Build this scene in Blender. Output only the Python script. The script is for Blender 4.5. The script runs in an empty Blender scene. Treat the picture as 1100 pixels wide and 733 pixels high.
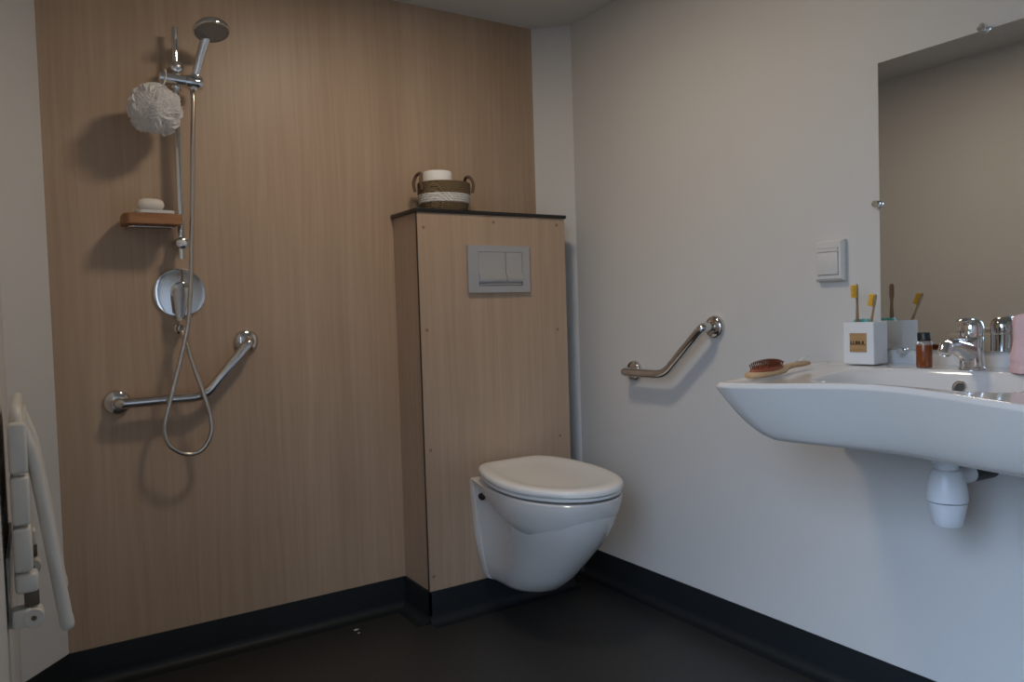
import bpy, bmesh, math, random
from mathutils import Vector, Matrix, noise
random.seed(7)
PI = math.pi
sc = bpy.context.scene
C = sc.collection
V = Vector

# ------------------------------------------------------------------ materials
def new_mat(name):
    m = bpy.data.materials.new(name); m.use_nodes = True
    nt = m.node_tree; b = nt.nodes['Principled BSDF']
    return m, nt, b

def plain(name, col, rough=.5, metal=0., bump=0., bscale=60., var=0., vscale=8., spec=None, coat=0., trans=0., sss=0.):
    m, nt, b = new_mat(name)
    b.inputs['Base Color'].default_value = (*col, 1)
    b.inputs['Roughness'].default_value = rough
    b.inputs['Metallic'].default_value = metal
    if spec is not None: b.inputs['Specular IOR Level'].default_value = spec
    if coat: b.inputs['Coat Weight'].default_value = coat
    if trans: b.inputs['Transmission Weight'].default_value = trans
    if sss:
        b.inputs['Subsurface Weight'].default_value = sss
        b.inputs['Subsurface Radius'].default_value = (.01, .008, .006)
    tc = nt.nodes.new('ShaderNodeTexCoord')
    if var:
        n = nt.nodes.new('ShaderNodeTexNoise'); n.inputs['Scale'].default_value = vscale; n.inputs['Detail'].default_value = 4
        nt.links.new(tc.outputs['Object'], n.inputs['Vector'])
        r = nt.nodes.new('ShaderNodeValToRGB')
        r.color_ramp.elements[0].color = (*[c*(1-var) for c in col], 1)
        r.color_ramp.elements[1].color = (*[min(1, c*(1+var)) for c in col], 1)
        r.color_ramp.elements[0].position = .3; r.color_ramp.elements[1].position = .7
        nt.links.new(n.outputs['Fac'], r.inputs['Fac']); nt.links.new(r.outputs['Color'], b.inputs['Base Color'])
    if bump:
        n2 = nt.nodes.new('ShaderNodeTexNoise'); n2.inputs['Scale'].default_value = bscale; n2.inputs['Detail'].default_value = 5
        nt.links.new(tc.outputs['Object'], n2.inputs['Vector'])
        bp = nt.nodes.new('ShaderNodeBump'); bp.inputs['Strength'].default_value = bump; bp.inputs['Distance'].default_value = .002
        nt.links.new(n2.outputs['Fac'], bp.inputs['Height']); nt.links.new(bp.outputs['Normal'], b.inputs['Normal'])
    return m

def wood(name, c0, c1, c2, sx=(30, 30, .9), rough=.45, big=(2.2, 2.2, .12), bump=.05, warp=0.):
    """fine vertical streaks over broad soft bands; grain runs along the axis with the smallest scale"""
    m, nt, b = new_mat(name)
    L = nt.links.new
    tc = nt.nodes.new('ShaderNodeTexCoord')
    mp = nt.nodes.new('ShaderNodeMapping'); mp.inputs['Scale'].default_value = sx
    src = tc.outputs['Object']
    if warp:                               # slow waviness of the grain
        mw = nt.nodes.new('ShaderNodeMapping'); mw.inputs['Scale'].default_value = (3, 3, .9); L(src, mw.inputs['Vector'])
        nw = nt.nodes.new('ShaderNodeTexNoise'); nw.inputs['Scale'].default_value = 1.2; nw.inputs['Detail'].default_value = 2; L(mw.outputs['Vector'], nw.inputs['Vector'])
        sc_ = nt.nodes.new('ShaderNodeVectorMath'); sc_.operation = 'MULTIPLY'; sc_.inputs[1].default_value = (warp, warp, 0); L(nw.outputs['Color'], sc_.inputs[0])
        ad = nt.nodes.new('ShaderNodeVectorMath'); ad.operation = 'ADD'; L(src, ad.inputs[0]); L(sc_.outputs[0], ad.inputs[1]); src = ad.outputs[0]
    L(src, mp.inputs['Vector'])
    n1 = nt.nodes.new('ShaderNodeTexNoise'); n1.inputs['Scale'].default_value = 3.; n1.inputs['Detail'].default_value = 7; n1.inputs['Roughness'].default_value = .62
    L(mp.outputs['Vector'], n1.inputs['Vector'])
    mp2 = nt.nodes.new('ShaderNodeMapping'); mp2.inputs['Scale'].default_value = big
    L(tc.outputs['Object'], mp2.inputs['Vector'])
    n2 = nt.nodes.new('ShaderNodeTexNoise'); n2.inputs['Scale'].default_value = 3.; n2.inputs['Detail'].default_value = 4; n2.inputs['Distortion'].default_value = .3
    L(mp2.outputs['Vector'], n2.inputs['Vector'])
    mix = nt.nodes.new('ShaderNodeMath'); mix.operation = 'MULTIPLY_ADD'
    mix.inputs[1].default_value = .5
    half = nt.nodes.new('ShaderNodeMath'); half.operation = 'MULTIPLY'; half.inputs[1].default_value = .5
    L(n2.outputs['Fac'], half.inputs[0]); L(n1.outputs['Fac'], mix.inputs[0]); L(half.outputs[0], mix.inputs[2])
    r = nt.nodes.new('ShaderNodeValToRGB'); e = r.color_ramp.elements
    e[0].position = .33; e[0].color = (*c0, 1); e[1].position = .68; e[1].color = (*c2, 1)
    k = e.new(.5); k.color = (*c1, 1)
    L(mix.outputs[0], r.inputs['Fac'])
    L(r.outputs['Color'], b.inputs['Base Color'])
    b.inputs['Roughness'].default_value = rough
    bp = nt.nodes.new('ShaderNodeBump'); bp.inputs['Strength'].default_value = bump; bp.inputs['Distance'].default_value = .001
    L(n1.outputs['Fac'], bp.inputs['Height']); L(bp.outputs['Normal'], b.inputs['Normal'])
    return m

def weave(name, c0, c1, scale=160.):
    m, nt, b = new_mat(name); L = nt.links.new
    tc = nt.nodes.new('ShaderNodeTexCoord')
    w = nt.nodes.new('ShaderNodeTexWave'); w.wave_type = 'BANDS'; w.bands_direction = 'DIAGONAL'
    w.inputs['Scale'].default_value = scale; w.inputs['Distortion'].default_value = 4.; w.inputs['Detail'].default_value = 3
    L(tc.outputs['Object'], w.inputs['Vector'])
    r = nt.nodes.new('ShaderNodeValToRGB'); r.color_ramp.elements[0].color = (*c0, 1); r.color_ramp.elements[1].color = (*c1, 1)
    L(w.outputs['Fac'], r.inputs['Fac']); L(r.outputs['Color'], b.inputs['Base Color'])
    bp = nt.nodes.new('ShaderNodeBump'); bp.inputs['Strength'].default_value = .8; bp.inputs['Distance'].default_value = .003
    L(w.outputs['Fac'], bp.inputs['Height']); L(bp.outputs['Normal'], b.inputs['Normal'])
    b.inputs['Roughness'].default_value = .9
    return m

M = {}
M['white_wall'] = plain('white_wall', (.655, .64, .61), .6, var=.02, vscale=2.)
M['ceiling'] = plain('ceiling_paint', (.62, .61, .58), .7, bump=.04, bscale=150)
M['oak'] = wood('oak_laminate', (.375, .258, .172), (.440, .311, .212), (.505, .367, .256), sx=(26, 26, .55), big=(1.5, 1.5, .10), bump=.03, warp=.05)
M['floor'] = plain('black_vinyl', (.030, .029, .027), .38, bump=.12, bscale=420, var=.25, vscale=300, spec=.35)
M['baseboard'] = plain('slate_vinyl', (.014, .017, .019), .5, bump=.05, bscale=300, spec=.22)
M['black_edge'] = plain('black_laminate', (.012, .011, .010), .35)
M['ceramic'] = plain('white_ceramic', (.69, .655, .61), .12, coat=.3, var=.01)
M['seat_plastic'] = plain('seat_plastic', (.76, .735, .69), .22)
M['chrome'] = plain('chrome', (.80, .80, .80), .07, metal=1)
M['steel'] = plain('polished_steel', (.66, .64, .62), .10, metal=1, var=.03, vscale=40)
M['hose'] = plain('hose_steel', (.58, .53, .47), .28, metal=1)
M['satin'] = plain('satin_chrome', (.52, .52, .53), .34, metal=.75, bump=.02, bscale=500)
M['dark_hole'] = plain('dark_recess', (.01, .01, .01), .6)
M['spray'] = plain('spray_face_grey', (.30, .305, .305), .25, metal=.45)
M['grille'] = plain('dark_grille', (.07, .07, .07), .4, metal=.5)
M['net'] = plain('white_net', (.95, .94, .93), .8)
_nt = M['net'].node_tree; _tr = _nt.nodes.new('ShaderNodeBsdfTranslucent'); _tr.inputs['Color'].default_value = (.95, .94, .93, 1)
_mx = _nt.nodes.new('ShaderNodeMixShader'); _mx.inputs[0].default_value = .5
_nt.links.new(_nt.nodes['Principled BSDF'].outputs[0], _mx.inputs[1]); _nt.links.new(_tr.outputs[0], _mx.inputs[2]); _nt.links.new(_mx.outputs[0], _nt.nodes['Material Output'].inputs['Surface'])
M['cord'] = plain('white_cord', (.78, .76, .72), .8)
M['tray_wood'] = wood('amber_wood', (.21, .085, .03), (.33, .145, .055), (.42, .21, .09), sx=(3, 40, 40), big=(.5, 4, 4))
M['soap'] = plain('cream_soap', (.74, .68, .60), .5, var=.03, sss=.1)
M['dish'] = plain('dish_white', (.72, .71, .69), .35)
M['seagrass'] = weave('woven_seagrass', (.085, .055, .025), (.27, .19, .095), 110)
M['rope'] = weave('white_rope', (.62, .59, .54), (.80, .78, .73), 60)
M['leather'] = plain('brown_handle', (.13, .075, .045), .7, bump=.2, bscale=150)
M['tissue'] = plain('white_tissue', (.80, .78, .75), .9, bump=.15, bscale=200)
M['switch'] = plain('switch_plastic', (.66, .645, .61), .35)
M['box_white'] = plain('white_box', (.74, .735, .72), .45)
M['label_wood'] = wood('label_wood', (.30, .17, .06), (.42, .25, .10), (.52, .33, .15), sx=(60, 6, 60), big=(4, 1, 4))
M['ink'] = plain('burnt_ink', (.055, .025, .01), .8)
M['bamboo'] = wood('bamboo', (.30, .18, .08), (.40, .26, .13), (.48, .33, .18), sx=(80, 80, 8))
M['bamboo_dark'] = wood('bamboo_dark', (.20, .11, .05), (.28, .165, .08), (.34, .21, .11), sx=(80, 80, 8))
M['bristle'] = plain('yellow_bristle', (.80, .46, .03), .6, bump=.4, bscale=700)
M['teal'] = plain('teal_plastic', (.12, .42, .37), .35)
M['amber'] = plain('amber_liquid', (.21, .048, .008), .08, coat=.5, spec=.6)
M['clear'] = plain('clear_shoulder', (.55, .47, .42), .1, trans=.6)
M['cap'] = plain('black_cap', (.012, .012, .012), .35)
M['beech'] = wood('beech', (.42, .25, .12), (.52, .33, .17), (.60, .40, .23), sx=(6, 50, 50), big=(1, 5, 5))
M['cushion'] = plain('russet_cushion', (.30, .075, .03), .5)
M['pin'] = plain('brown_pin', (.15, .045, .02), .8, spec=.1)
M['trap'] = plain('trap_plastic', (.70, .71, .73), .28)
M['rubber'] = plain('black_rubber', (.018, .018, .02), .45)
M['pink'] = plain('pink_cloth', (.70, .47, .46), .9, bump=.3, bscale=180)
M['shower_plastic'] = plain('offwhite_plastic', (.66, .63, .57), .3)
M['bronze'] = plain('dull_bronze', (.12, .095, .07), .45, metal=.6)
M['water'] = plain('water', (.6, .6, .6), .03, metal=.3)
mm, nt, b = new_mat('mirror_silver')
b.inputs['Base Color'].default_value = (.80, .80, .78, 1); b.inputs['Metallic'].default_value = 1; b.inputs['Roughness'].default_value = .012
tc = nt.nodes.new('ShaderNodeTexCoord'); nz = nt.nodes.new('ShaderNodeTexNoise'); nz.inputs['Scale'].default_value = 3
mr = nt.nodes.new('ShaderNodeMapRange'); mr.inputs['To Min'].default_value = .008; mr.inputs['To Max'].default_value = .02
nt.links.new(tc.outputs['Object'], nz.inputs['Vector']); nt.links.new(nz.outputs['Fac'], mr.inputs['Value']); nt.links.new(mr.outputs['Result'], b.inputs['Roughness'])
M['mirror'] = mm

# ------------------------------------------------------------------ helpers (all shapes are given in room coordinates)
def absloc(o):
    l = V(o.location)
    while o.parent: o = o.parent; l += V(o.location)
    return l

def thing(name, label, cat, loc, group=None):
    o = bpy.data.objects.new(name, None); C.objects.link(o)
    o.empty_display_size = .05; o.location = loc
    tag(o, label, cat, group)
    return o

def tag(o, label, cat, group=None):
    o['label'] = label; o['category'] = cat
    if group: o['group'] = group
    return o

def obj(name, bm, mat, parent=None, loc=None, smooth=40, label=None, flip=True):
    """links the bmesh as ONE mesh object; its origin goes to loc (room coordinates) or the parent's"""
    if flip: bmesh.ops.recalc_face_normals(bm, faces=bm.faces[:])
    base = V(loc) if loc is not None else (absloc(parent) if parent else V((0, 0, 0)))
    bmesh.ops.translate(bm, verts=bm.verts[:], vec=-base)
    me = bpy.data.meshes.new(name); bm.to_mesh(me); bm.free()
    mats = mat if isinstance(mat, (list, tuple)) else [mat]
    for m in mats: me.materials.append(m)
    if smooth:
        for p in me.polygons: p.use_smooth = True
        me.set_sharp_from_angle(angle=math.radians(smooth))
    o = bpy.data.objects.new(name, me); C.objects.link(o)
    if parent:
        o.parent = parent; o.location = base - absloc(parent)
    else: o.location = base
    if label: o['label'] = label
    return o

def struct(name, bm, mat, **k):
    o = obj(name, bm, mat, **k); o['kind'] = 'structure'; return o

def nb(): return bmesh.new()

def box(bm, lo, hi, bev=0., seg=2, rot=None, piv=None):
    lo, hi = V(lo), V(hi)
    r = bmesh.ops.create_cube(bm, size=1)
    vs = r['verts']
    c = (lo+hi)/2; s = hi-lo
    for v in vs: v.co = V((v.co.x*s.x, v.co.y*s.y, v.co.z*s.z))+c
    if bev:
        es = list({e for v in vs for e in v.link_edges})
        q = bmesh.ops.bevel(bm, geom=es, offset=bev, segments=seg, affect='EDGES', profile=.5)
        vs = list({v for f in q['faces'] for v in f.verts} | {v for v in vs if v.is_valid})
    if rot is not None:
        bmesh.ops.rotate(bm, verts=vs, cent=piv if piv is not None else c, matrix=rot)
    return vs

def frame_of(d, up=V((0, 0, 1))):
    d = V(d).normalized()
    if abs(d.dot(up)) > .98: up = V((1, 0, 0))
    x = up.cross(d).normalized(); y = d.cross(x)
    return x, y, d

def bridge(bm, a, b):
    n = len(a)
    for i in range(n):
        j = (i+1) % n
        bm.faces.new((a[i], a[j], b[j], b[i]))

def rings(bm, rs, cap0=True, cap1=True):
    """loft a list of equal-length closed rings of points"""
    R = [[bm.verts.new(p) for p in r] for r in rs]
    for a, b in zip(R, R[1:]): bridge(bm, a, b)
    if cap0: bm.faces.new(R[0][::-1])
    if cap1: bm.faces.new(R[-1])
    return R

def lathe(bm, prof, org, axis=(0, 0, 1), n=40, cap=True):
    """prof: (radius, distance along axis)"""
    x, y, d = frame_of(axis); org = V(org)
    rs = []
    for r, t in prof:
        r = max(r, 1e-5)
        rs.append([org+d*t+(x*math.cos(2*PI*i/n)+y*math.sin(2*PI*i/n))*r for i in range(n)])
    return rings(bm, rs, cap, cap)

def smooth_path(pts, sub=8):
    P = [V(p) for p in pts]; out = []
    for i in range(len(P)-1):
        p0 = P[max(i-1, 0)]; p1 = P[i]; p2 = P[i+1]; p3 = P[min(i+2, len(P)-1)]
        for k in range(sub):
            t = k/sub
            out.append(.5*((2*p1)+(p2-p0)*t+(2*p0-5*p1+4*p2-p3)*t*t+(3*p1-p0-3*p2+p3)*t**3))
    out.append(P[-1]); return out

def fillet_path(pts, r=.03, sub=8):
    P = [V(p) for p in pts]; out = [P[0]]
    for i in range(1, len(P)-1):
        a = (P[i-1]-P[i]); b = (P[i+1]-P[i]); q = min(r, a.length*.45, b.length*.45)
        s = P[i]+a.normalized()*q; e = P[i]+b.normalized()*q
        for k in range(sub+1):
            t = k/sub; out.append(s*(1-t)**2+P[i]*2*t*(1-t)+e*t*t)
    out.append(P[-1]); return out

def tube(bm, path, rad, n=16, caps=True):
    P = [V(p) for p in path]
    rf = rad if callable(rad) else (lambda t: rad)
    t0 = (P[1]-P[0]).normalized(); x, y, _ = frame_of(t0)
    rs = []
    for i, p in enumerate(P):
        t = (P[min(i+1, len(P)-1)]-P[max(i-1, 0)]).normalized()
        q = t0.rotation_difference(t); x = q @ x; t0 = t
        x = (x-t*x.dot(t)).normalized(); y = t.cross(x)
        r = rf(i/(len(P)-1))
        rs.append([p+(x*math.cos(2*PI*k/n)+y*math.sin(2*PI*k/n))*r for k in range(n)])
    return rings(bm, rs, caps, caps)

def ball(bm, c, r, sc3=(1, 1, 1), u=20, v=14, rot=None):
    q = bmesh.ops.create_uvsphere(bm, u_segments=u, v_segments=v, radius=r)
    for w in q['verts']:
        p = V((w.co.x*sc3[0], w.co.y*sc3[1], w.co.z*sc3[2]))
        if rot is not None: p = rot @ p
        w.co = p+V(c)
    return q['verts']

def prism(bm, poly, z0, z1):
    """vertical prism over an xy polygon"""
    a = [bm.verts.new((x, y, z0)) for x, y in poly]; b = [bm.verts.new((x, y, z1)) for x, y in poly]
    bridge(bm, a, b); bm.faces.new(a[::-1]); bm.faces.new(b)

# ------------------------------------------------------------------ room
CH = 2.11          # ceiling height
A = .109           # right chamfer
XL, XW, BL = -1.741, -1.849, -.132
YN = -2.75         # wall behind the camera
HB = .105          # top of the coved baseboard
T = .06
XO = 1.0
bm = nb(); prism(bm, [(XW-.4, YN-.2), (.2, YN-.2), (.2, .2), (XW-.4, .2)], -.05, 0); struct('floor', bm, M['floor'], smooth=0)
bm = nb(); prism(bm, [(XW-.3, YN-.2), (.2, YN-.2), (.2, .2), (XW-.3, .2)], CH, CH+.05); struct('ceiling', bm, M['ceiling'], smooth=0)

def wall_slab(name, p, q, n, mat, z0=0, z1=CH, th=T):
    """vertical slab whose room face runs p-q; n points out of the room"""
    bm = nb(); n = V((*n, 0)).normalized()
    prism(bm, [p, q, (q[0]+n.x*th, q[1]+n.y*th), (p[0]+n.x*th, p[1]+n.y*th)], z0, z1)
    return struct(name, bm, mat, smooth=0)
wall_slab('wall_back', (XL, 0), (-A, 0), (0, 1), M['oak'])
wall_slab('wall_back_right', (-A, 0), (0, -A), (1, 1), M['white_wall'])
wall_slab('wall_right', (0, -A), (0, YN), (1, 0), M['white_wall'])
wall_slab('wall_back_left', (XW, BL), (XL, 0), (-1, 1.2), M['white_wall'])
DOOR0, DOOR1, DH, TD = -1.60, -2.55, 2.02, .32
bm = nb()
box(bm, (XW-TD, DOOR0, 0), (XW, BL, CH)); box(bm, (XW-TD, YN, 0), (XW, DOOR1, CH)); box(bm, (XW-TD, DOOR1, DH), (XW, DOOR0, CH))
struct('wall_left', bm, M['white_wall'], smooth=0)
bm = nb(); box(bm, (XW-T, YN-T, 0), (T, YN, CH)); struct('wall_front', bm, M['white_wall'], smooth=0)

def baseboard(name, p, q, inn, ext0=0., ext1=0.):
    """coved vinyl upstand: thin at the top, curving out into the floor"""
    bm = nb(); p = V((*p, 0)); q = V((*q, 0)); d = (q-p).normalized(); p = p-d*ext0; q = q+d*ext1
    n = V((*inn, 0)).normalized()
    prof = [(-.004, HB), (.0035, HB), (.004, HB-.002)]
    R = .026
    for k in range(9):
        a = k/8*PI/2
        prof.append((.004+R-R*math.cos(a), R-R*math.sin(a)+.0012))
    prof += [(.05, .0006), (-.004, .0002)]
    rings(bm, [[p+n*a+V((0, 0, z)) for a, z in prof], [q+n*a+V((0, 0, z)) for a, z in prof]])
    return struct(name, bm, M['baseboard'], smooth=30)
BX0, BX1, BY, BT = -.717, -.122, -.198, 1.370   # boxing in front of the cistern
baseboard('baseboard_back', (XL, 0), (BX0, 0), (0, -1), .01, 0)
baseboard('baseboard_back_right', (-A, -.004), (-.004, -A), (-1, -1), .04, .004)
baseboard('baseboard_right', (0, -A), (0, YN), (-1, 0), .004, 0)
baseboard('baseboard_back_left', (XW, BL), (XL, 0), (1, -.85), .004, .004)
baseboard('baseboard_left', (XW, BL), (XW, DOOR0), (1, 0), .004, 0)
baseboard('baseboard_box_front', (BX0, BY), (BX1, BY), (0, -1), .004, .0)
baseboard('baseboard_box_side', (BX0, BY), (BX0, 0), (-1, 0), .004, 0)

# ------------------------------------------------------------------ boxing over the cistern
t = thing('cistern_housing', 'oak laminate boxed-in cistern housing with a black ledge behind the toilet', 'cabinet', ((BX0+BX1)/2, BY/2, HB))
bm = nb(); box(bm, (BX0, BY, HB), (BX1, BY+.010, BT-.012), .0008, 1); fp = obj('front_panel', bm, M['oak'], t, smooth=0)
bm = nb(); box(bm, (BX0+.0035, BY+.0105, HB), (BX0+.012, -.002, BT-.012), .0008, 1); obj('side_panel', bm, M['oak'], t, smooth=0)
bm = nb(); box(bm, (BX0-.0005, BY+.0004, HB), (BX0+.0028, BY+.0104, BT-.012), .0004, 1); obj('edge_strip', bm, M['black_edge'], t, smooth=0, label='black laminate edge strip')
bm = nb(); box(bm, (BX0-.006, BY-.007, BT-.012), (BX1+.004, -.002, BT), .0015, 2); obj('ledge', bm, M['black_edge'], t, label='thin black ledge')
M['plug'] = plain('wood_plug', (.27, .17, .11), .5)
for x, z in [(-.694, 1.308), (-.426, 1.335), (-.157, 1.335), (-.168, .565), (-.165, .955), (-.700, .154), (-.694, .972), (-.696, .575)]:
    bm = nb(); lathe(bm, [(.0001, .0016), (.0045, .0014), (.0058, 0), (.0058, -.001)], (x, BY, z), (0, -1, 0), 14)
    obj('screw_cap', bm, M['plug'], fp)

# flush plate
t = thing('flush_plate', 'satin grey dual flush plate on the oak housing above the toilet', 'flush plate', (-.414, BY, 1.173))
fx0, fx1, fz0, fz1 = -.539, -.289, 1.092, 1.253
bm = nb()
# frame with a window cut for the buttons
ix0, ix1, iz0, iz1 = fx0+.041, fx1-.032, fz0+.022, fz1-.022
y1, y0 = BY-.001, BY-.013
for lo, hi in [((fx0, y0, fz0), (ix0, y1, fz1)), ((ix1, y0, fz0), (fx1, y1, fz1)), ((ix0, y0, iz1), (ix1, y1, fz1)), ((ix0, y0, fz0), (ix1, y1, iz0))]:
    box(bm, lo, hi)
box(bm, (ix0, y1-.002, iz0), (ix1, y1, iz1))
bmesh.ops.remove_doubles(bm, verts=bm.verts[:], dist=.0001)
obj('frame', bm, M['satin'], t, smooth=0)
split = ix0+(ix1-ix0)*.615
def flush_button(x0, x1):
    bm = nb()
    za, zb, zc = iz0+.014, iz0+.040, iz1-.0012
    prof = []
    prof += [(y1-.002, za), (y0-.004, za), (y0-.0075, za+.005), (y0-.0075, za+.012), (y0-.004, zb-.004), (y0+.0005, zb+.004), (y0+.0005, zc), (y1-.002, zc)]
    rings(bm, [[V((x0, y, z)) for y, z in prof], [V((x1, y, z)) for y, z in prof]])
    return obj('button', bm, M['satin'], t, smooth=35)
flush_button(ix0+.001, split-.001); flush_button(split+.001, ix1-.001)
bm = nb(); box(bm, (ix0+.004, y0+.002, iz0+.0015), (ix1-.001, y1-.003, iz0+.011), .003, 3); obj('lower_bar', bm, M['satin'], t)

# ------------------------------------------------------------------ toilet
TX = -.415
t = thing('toilet', 'white wall-hung toilet with closed lid on the oak housing', 'toilet', (TX, BY, .1))
YB, YF, ZR = BY-.0015, -.745, .463
def lerp(a, b, t): return a+(b-a)*t
def sst(a, b, x):
    t = min(1, max(0, (x-a)/(b-a))); return t*t*(3-2*t)
def curve(tab, s):
    for (s0, v0), (s1, v1) in zip(tab, tab[1:]):
        if s <= s1: return lerp(v0, v1, sst(0, 1, (s-s0)/(s1-s0))*.35+.65*(s-s0)/(s1-s0))
    return tab[-1][1]
def topw(s):       # half width of the rim, s=0 at the wall, 1 at the front
    if s < .5: return curve([(0, .138), (.05, .139), (.17, .152), (.34, .176), (.5, .182)], s)
    u = (s-.5)/.5
    return .182*math.sqrt(max(0, 1-u**2.25))
bm = nb()
def plan(wb, wm, yb, yf, n=72, waist=0.):
    """closed plan outline: straight back edge of half width wb at yb, sides swelling to wm, round front at yf"""
    ym = yb+(yf-yb)*.52; half = []
    for k in range(n//2+1):
        u = k/(n//2)
        if u < .16: half.append((wb*u/.16, yb))
        elif u < .5:
            a = (u-.16)/.34; half.append((lerp(wb, wm, math.sin(a*PI/2)**1.15)-waist*math.sin(a*PI), lerp(yb, ym, a)))
        else:
            a = (u-.5)/.5*PI/2; half.append((wm*math.cos(a)**.94, ym+(yf-ym)*math.sin(a)**.98))
    return half+[(-x, y) for x, y in half[-2:0:-1]]
# upper bowl: its underside climbs towards the wall
D_ = [(0, .0015, .1), (.004, .0, .0), (.010, .0, .0), (.04, .003, .008), (.080, .011, .030), (.112, .024, .066), (.136, .044, .115), (.150, .068, .175), (.157, .10, .26)]
rs = []
for d, inw, fr in D_:
    if d == 0: inw, fr = .004, .004
    o_ = plan(max(.02, .137-inw*.55), .1835-inw, YB, YF+fr)
    rs.append([V((TX+x, y, ZR-d*lerp(.30, 1, sst(-.235, -.58, y)))) for x, y in o_])
rings(bm, rs)
# skirt / trapway cover, flaring back to the mounting flange
rs = []
for z, wb, wm, yf, ws in [(.1035, .060, .056, -.36, 0), (.105, .070, .066, -.40, 0), (.112, .082, .078, -.437, .002), (.130, .096, .090, -.485, .004), (.18, .110, .104, -.550, .010), (.243, .120, .118, -.614, .018), (.30, .127, .136, -.668, .036), (.34, .131, .149, -.700, .040), (.38, .135, .162, -.722, .042), (.42, .137, .170, -.733, .04), (.452, .137, .170, -.733, .03)]:
    rs.append([V((TX+x, y, z)) for x, y in plan(wb, wm, YB, yf, waist=ws)])
rings(bm, rs)
# flange against the housing
rs = []
for y, g in [(YB, 1), (YB-.020, 1), (YB-.026, .97)]:
    rs.append([V((TX+x*g, y, z)) for x, z in [(-.072, .105), (-.088, .113), (-.101, .142), (-.126, .26), (-.1375, .42), (-.138, .455), (-.132, ZR+.0008), (.132, ZR+.0008), (.138, .455), (.1375, .42), (.126, .26), (.101, .142), (.088, .113), (.072, .105)]])
rings(bm, rs)
bowl = obj('bowl', bm, M['ceramic'], t, smooth=32)
# dark mounting recess on either side
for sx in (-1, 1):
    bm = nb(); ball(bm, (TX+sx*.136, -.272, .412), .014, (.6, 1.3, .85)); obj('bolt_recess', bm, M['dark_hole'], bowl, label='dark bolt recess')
def lid_outline(n=96):
    """D outline: square-cornered at the hinge, round at the front"""
    yb, yf, w, wb = -.222, -.750, .192, .137
    ym = -.46; out = []
    for i in range(n):
        a = 2*PI*i/n; c, q = math.cos(a), math.sin(a)
        if q <= 0:
            x = w*math.copysign(abs(c)**.94, c); y = ym-(ym-yf)*abs(q)**.97
        else:
            y = ym+(yb-ym)*abs(q)**.42
            x = math.copysign(abs(c)**.30, c)*lerp(w, wb, ((y-ym)/(yb-ym))**1.5)
        out.append((x, y))
    return out
def scaled(f, z):
    o = lid_outline(); cy = -.48
    return [V((TX+x*f, cy+(y-cy)*f, z+.012*sst(-.60, -.24, cy+(y-cy)*f))) for x, y in o]
bm = nb()
rings(bm, [scaled(.90, .4695), scaled(.965, .4695), scaled(.975, .4715), scaled(.975, .479), scaled(.96, .481), scaled(.90, .481)])
obj('seat', bm, M['seat_plastic'], t)
bm = nb()
rings(bm, [scaled(.93, .4825), scaled(.99, .4827), scaled(.999, .485), scaled(1.0, .493), scaled(.993, .4985), scaled(.975, .5020), scaled(.93, .5045), scaled(.86, .5048),
           scaled(.80, .5030), scaled(.72, .4995), scaled(.60, .4965), scaled(.4, .4955), scaled(.2, .495), scaled(.02, .495)])
obj('lid', bm, M['seat_plastic'], t, label='closed cream-white lid')
for sx in (-1, 1):
    bm = nb(); lathe(bm, [(.009, -.02), (.0095, -.018), (.0095, .018), (.009, .02)], (TX+sx*.085, -.2125, .475), (1, 0, 0), 20)
    obj('hinge', bm, M['chrome'], t, label='chrome hinge')

# ------------------------------------------------------------------ grab bars
def grab_bar(pts, fl, n, label, loc):
    t = thing('grab_bar', label, 'grab bar', loc)
    bm = nb(); tube(bm, fillet_path(pts, .038, 10), .0150, 20)
    obj('bar', bm, M['steel'], t)
    for p in fl:
        bm = nb(); lathe(bm, [(.0365, .0), (.0365, .005), (.0345, .011), (.029, .0165), (.019, .0185), (.0155, .0195)], p, n, 40)
        obj('flange', bm, M['steel'], t)
    return t
grab_bar([(-1.590, -.018, .798), (-1.590, -.056, .798), (-1.362, -.056, .800), (-1.224, -.056, .958), (-1.224, -.018, .958)],
         [(-1.590, 0, .798), (-1.224, 0, .958)], (0, -1, 0), 'bent steel grab bar on the oak wall under the shower mixer', (-1.41, 0, .8))
grab_bar([(-.018, -.428, .803), (-.056, -.428, .803), (-.056, -.628, .803), (-.056, -.800, .958), (-.018, -.800, .958)],
         [(0, -.428, .803), (0, -.802, .957)], (-1, 0, 0), 'bent steel grab bar on the white wall between toilet and basin', (0, -.62, .8))

# ------------------------------------------------------------------ shower
RX, RY = -1.402, -.055
t = thing('shower_rail', 'upright chrome shower riser rail on the oak wall', 'shower rail', (RX, 0, 1.205))
bm = nb(); tube(bm, [(-1.399, RY, 1.874), (-1.4035, RY, 1.55), (-1.408, RY, 1.206)], .0092, 20); obj('rail', bm, M['chrome'], t)
for z in (1.757, 1.252):
    x = -1.4005 if z > 1.5 else -1.4075
    bm = nb()
    lathe(bm, [(.019, .001), (.019, .010), (.014, .016), (.012, .035), (.012, RY*-1+.010), (.017, RY*-1+.012), (.017, RY*-1+.020), (.012, RY*-1+.024)], (x, 0, z), (0, -1, 0), 28)
    br = obj('wall_bracket', bm, M['chrome'], t)
    bm = nb(); lathe(bm, [(.0001, .0045), (.006, .004), (.009, .002), (.009, 0)], (x, RY-.0235, z), (0, -1, 0), 24); obj('bracket_cap', bm, M['dish'] if z < 1.5 else M['satin'], br, label='pale round bracket cap')

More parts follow.
